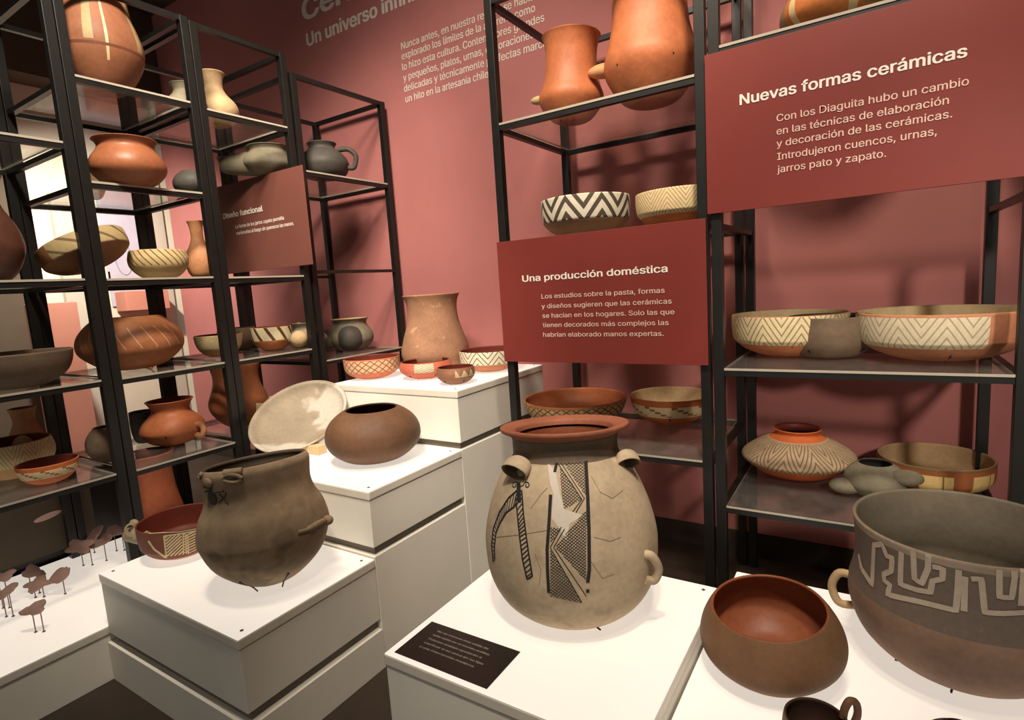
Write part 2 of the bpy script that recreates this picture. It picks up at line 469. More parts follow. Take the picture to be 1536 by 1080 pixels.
# ------------------------------------------------------------------ signs
BOARD = {}
def signboard(name, label, x0, x1, y, z0, z1, mat, th=.008):
    t = thing(name, label, 'sign', ((x0+x1)/2, y, z0))
    t2 = link('board', newbox(x0, x1, y, y+th, z0, z1, bev=.001), mat, t.location, t)
    BOARD[t.name] = t2
    return t
UP = (0, 0, 1)
def lines(name, t, y, rows, mat, cap, bold=0.0):
    bm = bmesh.new()
    for r in rows:
        s, a, b = r[:3]
        p0, p1 = P(*a, Y=y), P(*b, Y=y)
        z = (p0.z+p1.z)/2; p0.z = p1.z = z
        write(bm, s, p0, p1, cap, UP, bold, r[3] if len(r) > 3 else None)
    return link(name, bm, mat, t.location, BOARD.get(t.name, t))
ys = 2.215
s3 = signboard('sign_board', 'large dark red sign headed Nuevas formas cerámicas', -.523, .60, ys, 1.716, 2.272, M['red'])
lines('heading', s3, ys-.0015, [('Nuevas formas cerámicas', (1110, 155), (1450, 88))], M['letter'], .049, .019)
lines('paragraph', s3, ys-.0015, [
    ('Con los Diaguita hubo un cambio', (1165, 181.5), (1453, 128.5)), ('en las técnicas de elaboración', (1165, 201), (1423, 157)),
    ('y decoración de las cerámicas.', (1165, 219), (1428, 178)), ('Introdujeron cuencos, urnas,', (1166, 239), (1405, 203.5)),
    ('jarros pato y zapato.', (1166, 258.5), (1329, 236))], M['letterpink'], .033, .008)
s2 = signboard('sign_board', 'middle dark red sign headed Una producción doméstica', -1.468, -.53, ys, 1.148, 1.703, M['red'])
lines('heading', s2, ys-.0015, [('Una producción doméstica', (784, 423), (1001, 407.5))], M['letter'], .040, .019)
lines('paragraph', s2, ys-.0015, [
    ('Los estudios sobre la pasta, formas', (812.5, 447.5), (997, 439.5)), ('y diseños sugieren que las cerámicas', (812.5, 462), (1007.5, 456)),
    ('se hacían en los hogares. Solo las que', (814, 476.5), (1011.7, 471.7)), ('tienen decorados más complejos las', (814.5, 490.5), (1003, 487.8)),
    ('habrían elaborado manos expertas.', (815, 505), (995.5, 504))], M['letterpink'], .028, .008)
yl = 2.19
s1 = signboard('sign_board', 'small brown sign headed Diseño funcional among the left shelves', -3.68, -2.735, yl, 1.698, 2.254, M['brownboard'])
lines('heading', s1, yl-.0015, [('Diseño funcional', (335, 328), (394, 317))], M['letter'], .046, .03)
lines('paragraph', s1, yl-.0015, [('La forma de los jarros zapato permitía', (353.6, 343), (426, 329)),
    ('mantenerlos al fuego sin quemarse las manos.', (355, 352), (441, 338))], M['letter'], .03, .012)
for s_, xs in ((s3, (-.44, .3)), (s2, (-1.40, -.60)), (s1, None)):
    if xs is None: continue
    for xx in xs:
        link('bracket', newbox(xx-.015, xx+.015, ys+.008, RY-.013, 1.69 if s_ is s2 else 2.272-.02, 1.70 if s_ is s2 else 2.272-.01), M['black'], s_.location, s_)
yw = YW-.002
wt = thing('wall_lettering', 'white lettering on the pink wall, a title over a paragraph', 'lettering', (-2.9, yw, 3.1))
lines('title', wt, yw, [('Cerámica', (455, 25), (640, -48))], M['letter'], .20, .03)
lines('subtitle', wt, yw, [('Un universo infinito', (461, 68), (566, 26), 'Un universo')], M['letter'], .125, .03)
lines('paragraph', wt, yw, [
    ('Nunca antes, en nuestra región, se había', (602, 72.5), (712.6, 35.5), 'Nunca antes, en nuestra'),
    ('explorado los límites de la alfarería como', (602.7, 89), (802.8, 17.8)), ('lo hizo esta cultura. Contenedores grandes', (603.8, 105.3), (816.5, 32)),
    ('y pequeños, platos, urnas, decoraciones', (605.4, 121), (800.6, 57.4)), ('delicadas y técnicamente perfectas marcan', (606.5, 137), (828, 68)),
    ('un hito en la artesanía chilena.', (608.7, 153.7), (748, 111))], M['letter'], .062, .012)

# black card lying on the urn plinth
cz = .4625
t = thing('label_card', 'black printed card lying on the front of the urn plinth', 'label', (-1.0, 1.16, .4605))
bm = newbox(-1.166, -.836, 1.074, 1.243, .4605, cz, bev=.0006)
link('card', bm, M['card'], t.location, t)
bm = bmesh.new()
for k, (s, xe) in enumerate((('No se conoce otra vasija de', -.925), ('este estilo en el mundo andino.', -.905), ('Futuros análisis ayudarán a', -.92),
                             ('clarificar si es única en su tipo', -.90), ('o una intervención moderna.', -.915))):
    y = 1.207-k*.0205
    write(bm, s, (-1.115, y, cz+.0006), (xe, y, cz+.0006), .0105, (0, 1, 0))
link('print', bm, M['cardtext'], t.location, t)

# ------------------------------------------------------------------ clay materials
C = {}
C['urn'] = clay('pale_slip', (190, 170, 142), .14, .8, .2, blot=((150, 134, 108), 5, .60, .45))
C['urnneck'] = clay('grey_brown_clay', (116, 100, 84), .2, .7)
C['urnrim'] = clay('red_brown_clay', (150, 92, 68), .15, .6)
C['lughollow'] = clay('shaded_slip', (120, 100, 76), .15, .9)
C['ink'] = plain('black_slip', (40, 36, 38), .8)
C['face'] = clay('dark_grey_brown_clay', (152, 130, 104), .28, .8, blot=((92, 78, 60), 4, .55, .6))
C['faceink'] = clay('dark_cut_clay', (80, 68, 54), .2)
C['olla'] = clay('brown_red_clay', (110, 79, 58), .22, .6)
C['ollain'] = clay('dark_brown_inside', (66, 44, 34), .2)
C['terra'] = clay('orange_terracotta', (190, 112, 72), .2, .5, .35)
C['terra2'] = clay('pale_orange_terracotta', (206, 146, 102), .2, .6)
C['rust'] = clay('rust_clay', (166, 92, 62), .22, .6)
C['redin'] = clay('dark_red_inside', (112, 50, 38), .12, .5)
C['round'] = clay('tan_brown_clay', (118, 86, 60), .16, .62)
C['roundin'] = clay('red_brown_inside', (136, 76, 48), .14, .45)
C['fret'] = clay('dusty_brown_clay', (138, 110, 92), .2, .75, pats=[((112, 98, 88), band(.55, .985)), ((158, 140, 122), lambda u, v: (v > .955)*(v < 1.2)*((u*9+v*3).sin()*.5+1.0))])
C['fretin'] = clay('grey_inside', (120, 110, 94), .15, .8)
C['fretpaint'] = clay('faded_white_slip', (190, 174, 156), .1, .85)
C['grey'] = clay('grey_green_clay', (134, 126, 106), .25, .75)
C['dgrey'] = clay('dark_grey_clay', (74, 70, 64), .2, .6)
C['greybrown'] = clay('grey_brown_pot_clay', (112, 94, 76), .25, .7)
C['cream'] = clay('cream_slip', (216, 194, 152), .14, .7)
C['beige'] = clay('beige_clay', (192, 162, 122), .18, .7)
C['beaker'] = clay('rough_beige_pink_clay', (168, 124, 96), .2, .85, blot=((216, 176, 140), 16, .62, .5))
C['plate'] = clay('dusty_grey_plate', (168, 152, 130), .18, .85)
C['platein'] = clay('plate_inside', (160, 146, 126), .15, .85, blot=((200, 192, 178), 3.2, .46, .9))
C['wood'] = plain('cream_block', (206, 180, 140), .7)
C['purple'] = clay('purple_black_clay', (70, 52, 58), .2, .6)
C['stone'] = clay('purple_brown_stone', (168, 136, 124), .3, .8)
C['jarstripe'] = clay('striped_rust_clay', (152, 98, 70), .22, .55, pats=[((214, 190, 150), both(stripes(5, .05, .2), band(.2, 1.1))), ((170, 150, 108), both(stripes(5, .16, .55), band(.34, 1.1))), ((110, 68, 48), band(.30, .325))])
C['terradim'] = clay('brown_orange_clay', (160, 98, 64), .2, .45, .4)
C['darkves'] = clay('dark_rust_clay', (92, 56, 44), .25, .4, .5)
M['pin'] = plain('brown_pin_wire', (120, 96, 84), .5)
def pb(name, body, bandc, ink, v0, v1, fn, extra=()):
    return clay(name, body, .16, .65, pats=[(bandc, band(v0, v1)), (ink, inband(v0, v1, fn))]+list(extra))
WHITE, INK, RED = (228, 216, 188), (70, 54, 46), (168, 84, 56)
B = {}
B['lattice'] = pb('lattice_band_clay', (198, 116, 84), (214, 178, 140), (150, 92, 66), .38, .96, hatch(22, 2.0, .22))
B['panels'] = clay('panelled_red_clay', (194, 104, 80), .14, .6, pats=[((206, 196, 164), both(lambda u, v: stripes(3, .36, .62)(u, v), band(.48, .97))), ((150, 146, 120), both(both(stripes(3, .36, .62), hatch(30, 8, .2)), band(.48, .97)))])
B['small'] = clay('small_brown_clay', (140, 98, 74), .2, .6, pats=[((196, 172, 136), both(inband(.5, .92, tri(14)), stripes(2.0, .55, .3)))])
B['zigbold'] = pb('bold_zigzag_clay', (196, 128, 92), WHITE, (96, 84, 70), .42, 1.02, both(zigzag(9, 2.2, .22), lambda u, t: t > .02))
B['zigR'] = pb('white_zigzag_clay', (176, 134, 100), (84, 74, 62), (226, 216, 196), .40, 1.02, zigzag(8, 1.6, .55))
B['zigcream'] = pb('cream_hatched_clay', (204, 116, 66), (232, 210, 164), (186, 150, 104), .32, 1.02, zigzag(8, 5, .3))
B['creamhatch'] = pb('cream_dotted_clay', (206, 176, 124), (214, 188, 138), (128, 98, 64), .45, 1.0, diag(26, 2, .25))
B['creamdiag'] = pb('cream_diagonal_clay', (202, 128, 88), (224, 208, 166), (160, 134, 96), .34, 1.0, zigzag(10, 3.2, .28))
B['platterR'] = clay('platter_clay', (196, 130, 96), .18, .6, pats=[((222, 208, 176), both(band(.34, .96), usect(.02, .82))), ((176, 160, 130), both(inband(.34, .96, zigzag(12, 3, .25)), usect(.02, .82)))])
B['hatchband'] = pb('fine_hatch_clay', (196, 128, 84), (204, 170, 122), (110, 76, 52), .42, .93, hatch(34, 2.4, .22))
B['creamband'] = pb('cream_band_clay', (202, 112, 62), (236, 212, 166), (160, 110, 74), .40, .80, both(steps(9, 5, .14), lambda u, t: t > .1))
B['squat'] = pb('squat_stepped_clay', (206, 106, 58), (182, 158, 128), (128, 104, 82), .34, .82, both(zigzag(11, 3.4, .34), lambda u, t: t < .97))
B['window'] = clay('window_panel_clay', (158, 92, 56), .16, .6, pats=[((222, 190, 126), both(stripes(7, .62, .1), band(.15, .78))), ((140, 100, 60), both(stripes(14, .06, .36), band(.15, .78))), ((120, 90, 58), band(.94, 1.1))])
B['l2c'] = pb('white_red_stripe_clay', (196, 124, 78), (232, 216, 176), (96, 64, 44), .45, 1.0, diag(10, .6, .28))
B['creamrim'] = pb('cream_zig_rim_clay', (188, 150, 104), (222, 204, 160), (190, 164, 118), .4, 1.0, zigzag(12, 3, .3))
B['step'] = clay('red_brown_bowl_clay', (124, 74, 56), .16, .6, pats=[((196, 160, 128), band(-.1, .16))])
B['duckbowl'] = clay('grey_cream_head_clay', (160, 146, 118), .15, .7)
B['tiltbowl'] = clay('tilted_bowl_clay', (140, 96, 62), .2, .6, pats=[((186, 164, 118), both(band(.40, 1.0), stripes(2, .7, .1))), ((120, 100, 70), both(inband(.4, 1, diag(10, 1, .2)), stripes(2, .7, .1)))])
B['lowolla'] = clay('low_rust_pot_clay', (168, 108, 72), .2, .55, pats=[((208, 170, 130), both(lambda u, v: (u*22+v*2).fr() < .07, band(.42, .82)))])
B['top'] = clay('striped_orange_clay', (204, 124, 70), .16, .5, pats=[((226, 200, 150), both(stripes(6, .14, .35), band(0, 1.1))), ((150, 130, 100), both(stripes(3, .3, .55), band(.2, 1.1)))])

# ------------------------------------------------------------------ pots
PR = {
 'bowl': [(0, 0), (.36, .0), (.62, .12), (.85, .36), (.96, .66), (1, 1)],
 'bowlin': [(0, 0), (.34, .0), (.66, .12), (.93, .40), (1, .66), (.97, .86), (.93, 1)],
 'plate': [(0, 0), (.36, .0), (.66, .20), (.88, .52), (1, 1)],
 'straight': [(0, 0), (.4, 0), (.74, .16), (.94, .38), (.98, .5), (1, .75), (1, 1)],
 'olla': [(0, 0), (.34, .0), (.68, .10), (.94, .32), (1, .50), (.95, .68), (.80, .84), (.62, .95), (.55, 1)],
 'ollaneck': [(0, 0), (.38, .0), (.70, .08), (.95, .28), (1, .44), (.93, .60), (.78, .76), (.72, .86), (.78, .96), (.84, 1)],
 'beaker': [(0, 0), (.42, 0), (.72, .03), (.95, .16), (1, .27), (.92, .42), (.78, .62), (.73, .80), (.76, .92), (.84, 1)],
 'jar': [(0, 0), (.34, 0), (.62, .07), (.92, .24), (1, .38), (.92, .52), (.80, .66), (.76, .82), (.84, 1)],
 'jarR': [(0, 0), (.36, 0), (.66, .05), (.94, .20), (1, .30), (.90, .42), (.80, .58), (.78, .80), (.84, .94), (.90, 1)],
 'bottle': [(0, 0), (.4, 0), (.8, .08), (1, .26), (.92, .42), (.6, .58), (.42, .72), (.46, .90), (.58, 1)],
 'jug': [(0, 0), (.4, 0), (.74, .08), (.97, .26), (1, .38), (.88, .54), (.64, .70), (.58, .80), (.66, .93), (.74, 1)],
 'squat': [(0, 0), (.30, 0), (.66, .12), (.94, .34), (1, .44), (.92, .55), (.66, .74), (.44, .85), (.38, .93), (.42, 1)],
 'mug': [(0, 0), (.46, 0), (.76, .08), (.94, .30), (1, .60), (.99, .85), (.98, 1)],
 'tub': [(0, 0), (.55, 0), (.84, .08), (.97, .30), (1, .6), (1, 1)],
 'cup': [(0, 0), (.5, 0), (.8, .1), (.97, .45), (1, .75), (.95, 1)],
}
def place(base, z, plane=None):
    if plane is None: p = P(*base, Z=z)
    elif plane[0] == 'X': p = P(*base, X=plane[1]); p.z = z
    else: p = P(*base, Y=plane[1]); p.z = z
    p.z = z; return p
def tiltmat(tilt):
    if not tilt: return Matrix()
    if isinstance(tilt, Vector): return tilt.normalized().to_track_quat('Z', 'Y').to_matrix().to_4x4()
    ax, ay, az = tilt
    return Matrix.Rotation(math.radians(az), 4, 'Z') @ Matrix.Rotation(math.radians(ay), 4, 'Y') @ Matrix.Rotation(math.radians(ax), 4, 'X')
def pot(name, label, cat, base, z, wpx, top, prof, outm, inm=None, plane=None, wall=.05, tilt=None, spin=0, group=None, handles=(), deform=None, seg=56, lift=0, parts=False, H=None, bodymats=None, paintfn=None):
    p = place(base, z, plane); d = px(p)[2]
    R = wpx/2*d/FPX
    if H is None: H = zat(top, p)-p.z
    loc = p.copy()
    mtx = Matrix.Translation(p+Vector((0, 0, lift))) @ tiltmat(tilt) @ Matrix.Rotation(math.radians(spin), 4, 'Z')
    bm = bmesh.new()
    prof = PR[prof] if isinstance(prof, str) else prof
    lathe(bm, prof, R, H, mtx, wall, seg, 5, deform)
    mats = [outm, inm or outm]
    if tilt or deform:                       # let the lowest point rest on the support
        lo = min(v.co.z for v in bm.verts); bmesh.ops.translate(bm, verts=bm.verts, vec=(0, 0, p.z+lift-lo)); mtx = Matrix.Translation((0, 0, p.z+lift-lo)) @ mtx
    bv = bvh_of(bm) if paintfn or parts else None
    if paintfn: mats += paintfn(bm, bv, len(mats))
    if handles or parts:
        t = thing(name, label, cat, loc, group)
        link('body', bm, mats, loc, t)
        for h in handles: h(t, loc, mtx, R, H)
        return t, bv, loc, mtx, R, H
    o = link(name, bm, mats, loc); tag(o, label, cat, group)
    return o, bv, loc, mtx, R, H
def loop_handle(ang, z0, z1, r0, r1, outr, th, mat, name='handle', wid=1.0):
    """strap from height z0 to z1 (fractions of H) on the side at angle ang (degrees, world) ; r0, r1 = body radius there (fractions of R)"""
    def f(t, loc, mtx, R, H):
        a = math.radians(ang); d = Vector((math.cos(a), math.sin(a), 0)); bm = bmesh.new()
        pts = [(r0-.03, z0), (r0+(outr-r0)*.65, z0-.02*(z1-z0)), (outr, z0+(z1-z0)*.35), (outr, z0+(z1-z0)*.7), (r1+(outr-r1)*.6, z1+.03*(z1-z0)), (r1-.03, z1)]
        pts = spline(pts, 5)
        tube(bm, [mtx @ (d*(r*R)+Vector((0, 0, zz*H))) for r, zz in pts], th*R, 10)
        link(name, bm, mat, loc, t, True)
    return f
def loop_path(ang, pts, th, mat, name='handle'):
    def f(t, loc, mtx, R, H):
        a = math.radians(ang); d = Vector((math.cos(a), math.sin(a), 0)); bm = bmesh.new()
        tube(bm, [mtx @ (d*(r*R)+Vector((0, 0, z*H))) for r, z in spline(pts, 6)], th*R, 10)
        link(name, bm, mat, loc, t, True)
    return f
def lug(ang, zf, rf, size, mat, name='lug', sc=(1, 1, 1)):
    def f(t, loc, mtx, R, H):
        a = math.radians(ang); bm = bmesh.new()
        c = mtx @ Vector((math.cos(a)*rf*R, math.sin(a)*rf*R, zf*H))
        ball(bm, c, size*R, sc, Matrix.Rotation(a, 3, 'Z')); link(name, bm, mat, loc, t, True)
    return f
def prongs(support, p, R, H, angs, mat=None, rf=.72, zf=.30, inr=.42):
    """thin dark wire clips that hold a pot, fixed to what it stands on"""
    for a in angs:
        a = math.radians(a); d = Vector((math.cos(a), math.sin(a), 0)); bm = bmesh.new()
        pts = spline([(inr, .0), (rf*.85, zf*.45), (rf+.14, zf)], 4)
        tube(bm, [Vector(p)+d*(r*R)+Vector((0, 0, .002+z*H)) for r, z in pts], .0028, 6)
        link('wire_prong', bm, M['prong'], support.location, support, True)

# ---- the big white urn
UP_ = [(0, 0), (.38, 0), (.60, .03), (.83, .11), (.965, .23), (1, .37), (.985, .47), (.925, .585), (.84, .69), (.75, .77), (.67, .825), (.615, .85), (.60, .87)]
def urn():
    z = .46; p = P(862, 908, Z=z); d = px(p)[2]; R = 126*d/FPX; H = zat(641, p)-z
    mtx = Matrix.Translation(p); fh = Vector((FW.x, FW.y, 0)).normalized()
    def lean(co):
        k = min(1, max(0, co.z/(.30*H)))
        return Vector((co.x, co.y, co.z-co.dot(fh)*.10*k))+fh*(.07*co.z)
    t = thing('urn', 'large pale urn with black painted panel on the lit plinth', 'urn', p)
    bm = bmesh.new(); lathe(bm, UP_, R, H, mtx, .04, 96, 6, lean)
    bv = bvh_of(bm)
    K = 2
    def z5(x, y): return (720+x/3.272, 610+y/3.272)         # lines read off one close-up
    def L(pts, wpx, off=.0016): paint(bm, bv, [z5(*q) for q in pts], wpx, K, off, 4)
    L([(378, 258), (520, 262)], 4.5); L([(518, 258), (528, 440), (534, 600), (536, 800), (528, 862)], 5.5); L([(529, 895), (528, 912)], 5)
    L([(384, 256), (374, 290), (367, 322)], 4.5); L([(347, 432), (340, 560), (330, 700), (332, 800), (338, 912)], 5)
    for poly in ([(404, 268), (512, 268), (520, 440), (455, 345)], [(392, 300), (400, 420), (412, 505), (500, 455), (450, 372)],
                 [(524, 505), (520, 855), (370, 690), (440, 600)], [(345, 700), (345, 930), (500, 965), (440, 850)], [(345, 590), (400, 600), (345, 670)]):
        pl = [z5(*q) for q in poly]
        hatchpoly(bm, bv, pl, .62, 3.6, .9, K); hatchpoly(bm, bv, pl, -.75, 3.6, .9, K)
    for ln in ([(392, 268), (512, 450), (470, 520)], [(380, 276), (500, 455), (455, 515)], [(400, 590), (345, 690), (500, 960)], [(415, 600), (362, 690), (522, 930)]):
        L(ln, 1.2)
    # ladder motifs
    oute = [(196, 400), (140, 450), (96, 520), (66, 600), (58, 680), (66, 760)]; inne = [(172, 488), (130, 520), (100, 570), (80, 620), (72, 690), (74, 750)]
    L([(196, 380)]+oute, 3.2); L([(180, 470)]+inne, 3)
    for (a, b), (c, d_) in zip(spline(oute, 4), spline(inne, 4)): L([(a, b), (c, d_)], 1.6)
    ri = [(206, 410), (214, 520), (226, 620), (240, 720), (258, 830)]; le = [(176, 440), (188, 560), (196, 640), (210, 750), (232, 846)]
    L(ri, 2.6); L(le, 2.6); L([(232, 846), (258, 830)], 2.4)
    for (a, b), (c, d_) in zip(spline(ri, 5), spline(le, 5)): L([(a, b), (c, d_)], 1.6)
    for q in (188, 194, 200): L([(q-4, 372), (q, 470)], 3)
    for cx, sg in ((172, 1), (231, -1)):
        L([(200, 392)]+[(cx+sg*(17-k*1.1)*math.cos(k*.62), 386-(17-k*1.1)*math.sin(k*.62)*1.1) for k in range(13)], 1.5)
    # cracks between mended sherds
    for ln in ([(80, 640), (200, 628), (330, 606)], [(545, 340), (590, 420), (650, 450), (700, 410)], [(250, 500), (300, 430), (330, 400)], [(560, 640), (640, 660), (690, 640)], [(545, 760), (600, 840), (660, 820)], [(270, 720), (300, 800), (290, 880)]):
        paint(bm, bv, [z5(*q) for q in ln], .8, 3, .0012)
    hatchpoly(bm, bv, [z5(*q) for q in ((330, 268), (372, 320), (392, 430), (420, 505), (505, 535), (440, 575), (425, 660), (385, 590), (350, 545), (362, 430), (345, 380))], .3, 2.2, 2.8, 4, .0008)
    crack = plain('crack_brown', (140, 122, 100), .9); mend = plain('grey_mended_patch', (206, 196, 182), .85)
    # foot patch of bare clay
    link('body', bm, [C['urn'], C['roundin'], C['ink'], crack, mend], p, t)
    bm = bmesh.new()
    lathe(bm, [(.665, .826), (.635, .838), (.608, .87), (.605, .92), (.62, .95)], R, H, mtx, .05, 96, 4, lean); link('neck', bm, [C['urnneck'], C['roundin']], p, t)
    bm = bmesh.new()
    lathe(bm, [(.60, .945), (.66, .965), (.735, .982), (.748, .993), (.735, 1.004), (.66, 1.0), (.58, .988), (.56, .97), (.555, .96)], R, H, mtx, .012, 96, 4, lean)
    link('rim', bm, [C['urnrim'], C['redin']], p, t)
    # ear-shaped lugs on the shoulder and at the belly
    def ear(bpts, r, name='lug', mat=C['urn']):
        pts = []
        for (x, y, o) in bpts:
            co, no = hitsurf(bv, *z5(x, y))
            if co is None: continue
            if no.dot(co-CAM) > 0: no = -no
            pts.append(co+no*o)
        bm = bmesh.new(); tube(bm, spline([tuple(q) for q in pts], 5), r, 10); link(name, bm, mat, p, t, True)
    def cup_ear(x, y, rr, hh, axis, o):
        co, no = hitsurf(bv, *z5(x, y))
        if co is None: return
        if no.dot(co-CAM) > 0: no = -no
        ax = Vector(axis).normalized(); q = ax.to_track_quat('Z', 'Y').to_matrix().to_4x4(); bm = bmesh.new()
        lathe(bm, [(0, 0), (.5, .02), (.82, .2), (.97, .55), (1, 1)], rr, hh, Matrix.Translation(co+no*o-ax*hh*.55) @ q @ Matrix.Diagonal((1, .72, 1, 1)), .22, 28, 4)
        link('lug', bm, [C['urn'], C['lughollow']], p, t, True)
    tocam = (CAM-p); tocam.z = 0; tocam.normalize()
    cup_ear(205, 305, .046, .05, -RT0*.55+tocam*.75-Vector((0, 0, .55)), .018)
    cup_ear(700, 268, .036, .045, RT0*.15+tocam*.8-Vector((0, 0, .5)), .018)
    ear([(812, 725, -.004), (822, 728, .014), (838, 780, .024), (834, 840, .014), (815, 850, -.004)], .013, 'lug')
    prongs(pu, p, R, H, (-42, 130), rf=.60, zf=.06, inr=.42)
urn()

# ---- dark pot with a face on its rim
def facepot():
    prof = [(0, 0), (.22, 0), (.52, .07), (.84, .22), (.985, .39), (1, .47), (.94, .60), (.84, .70), (.795, .80), (.81, .90), (.82, .965), (.79, 1)]
    ax = Vector((math.cos(YAW), math.sin(YAW), 0)); fh = Vector((FW.x, FW.y, 0)).normalized()
    def df(co):
        k = max(0, co.z/.45)
        s = co.dot(ax)
        return Vector((co.x, co.y, co.z + s*.085*k - co.dot(fh)*.105*k)) + ax*(-.012*k)
    t, bv, p, mtx, R, H = pot('face_pot', 'dark grey pot with a modelled face on its rim', 'pot', (410, 868), .463, 181, 692, prof, C['face'], C['faceink'], wall=.07, deform=df, seg=80, parts=True)
    def zf(x, y): return (280+x/4.154, 640+y/4.154)
    def on(x, y, o=0):
        co, no = hitsurf(bv, *zf(x, y))
        if co is None: return None, None
        if no.dot(co-CAM) > 0: no = -no
        return co+no*o, no
    def blob(name, x, y, r, sc, mat, o=0):
        co, no = on(x, y, o)
        if co is None: return
        q = no.to_track_quat('Z', 'Y').to_matrix(); bm = bmesh.new(); ball(bm, co, r, sc, q); link(name, bm, mat, p, t, True)
    def stroke(name, pts, r, mat, o=.002):
        c = [on(*q, o)[0] for q in pts]; c = [tuple(q) for q in c if q is not None]
        if len(c) < 2: return
        bm = bmesh.new(); tube(bm, spline(c, 5), r, 8); link(name, bm, mat, p, t, True)
    stroke('eyelid', [(225, 320), (250, 300), (285, 297), (320, 303), (345, 318)], .008, C['face'])
    stroke('eyelid', [(228, 330), (270, 342), (310, 342), (345, 326)], .007, C['face'])
    stroke('eye_slit', [(235, 324), (270, 324), (330, 322)], .004, C['faceink'])
    stroke('brow', [(235, 290), (270, 270), (310, 262), (350, 275)], .012, C['face'], .002)
    stroke('eyelid', [(84, 318), (92, 300), (106, 302)], .007, C['face']); stroke('eye_slit', [(88, 326), (94, 310), (104, 308)], .0035, C['faceink'])
    blob('nose', 136, 350, .021, (1, .9, .45), C['face'], .002)
    blob('nostril', 148, 378, .010, (1, .8, .5), C['faceink'], .006); blob('nostril', 122, 370, .008, (1, .8, .5), C['faceink'], .006)
    stroke('mouth', [(88, 390), (120, 402), (170, 404), (230, 398)], .0042, C['faceink'], .002)
    stroke('whisker', [(205, 420), (235, 450), (260, 480)], .002, C['faceink'], .001); stroke('whisker', [(200, 470), (235, 440), (245, 410)], .002, C['faceink'], .001)
    blob('chin_patch', 158, 445, .026, (1, 1.2, .1), C['faceink'], 0)
    # arm ridge with a knob
    stroke('arm_ridge', [(690, 658), (750, 640), (805, 608), (848, 588), (866, 582)], [.007]*6+[.011]*15, C['face'], .003)
    blob('knob', 866, 584, .019, (1, 1, 1.1), C['face'], .008)
    prongs(p1, p, R, H, (-70, -15, 100, 190), rf=.62, zf=.17, inr=.40)
facepot()

o, bv, p, mtx, R, H = pot('round_pot', 'round brown pot with a narrow dark mouth on the middle plinth', 'pot', (564, 688), .739, 139, 613,
    [(0, 0), (.30, .0), (.62, .06), (.89, .24), (.985, .40), (1, .52), (.97, .66), (.87, .81), (.72, .93), (.60, .995), (.56, 1.0)], C['olla'], C['ollain'], wall=.05, seg=80)
prongs(p2, p, R, H, (-50,), rf=.5, zf=.08)

# tilted plate on a block
def plate():
    bz = .739
    c = P(455, 672, Z=bz)
    t = thing('leaning_plate', 'big dusty plate with white patches leaning on the middle plinth', 'plate', (c.x, c.y, bz))
    blk_l = P(520, 672, Z=bz)
    ctr = P(454, 655, Y=c.y+.06); R = .262
    view = (CAM-ctr).normalized()
    # plate axis: turned up and towards the viewer
    axis = (Vector((0, 0, 1))*.80 + Vector((view.x, view.y, 0)).normalized()*.56 - RT0*.30).normalized()
    q = axis.to_track_quat('Z', 'Y').to_matrix().to_4x4()
    bm = bmesh.new(); lathe(bm, PR['plate'], R, .085, Matrix.Translation(ctr-axis*.05) @ q, .05, 80)
    lo = min(v.co.z for v in bm.verts)
    if lo < bz+.001: bmesh.ops.translate(bm, verts=bm.verts, vec=(0, 0, bz+.001-lo))
    link('plate_body', bm, [C['plate'], C['platein']], t.location, t)
    return t
plate()
b = P(486, 676, Z=.739)
blk = link('support_block', newbox(b.x-.05, b.x+.05, b.y-.075, b.y-.02, .740, .785, bev=.003), C['wood'], (b.x, b.y, .74))
tag(blk, 'small cream block propping the leaning dusty plate', 'block')

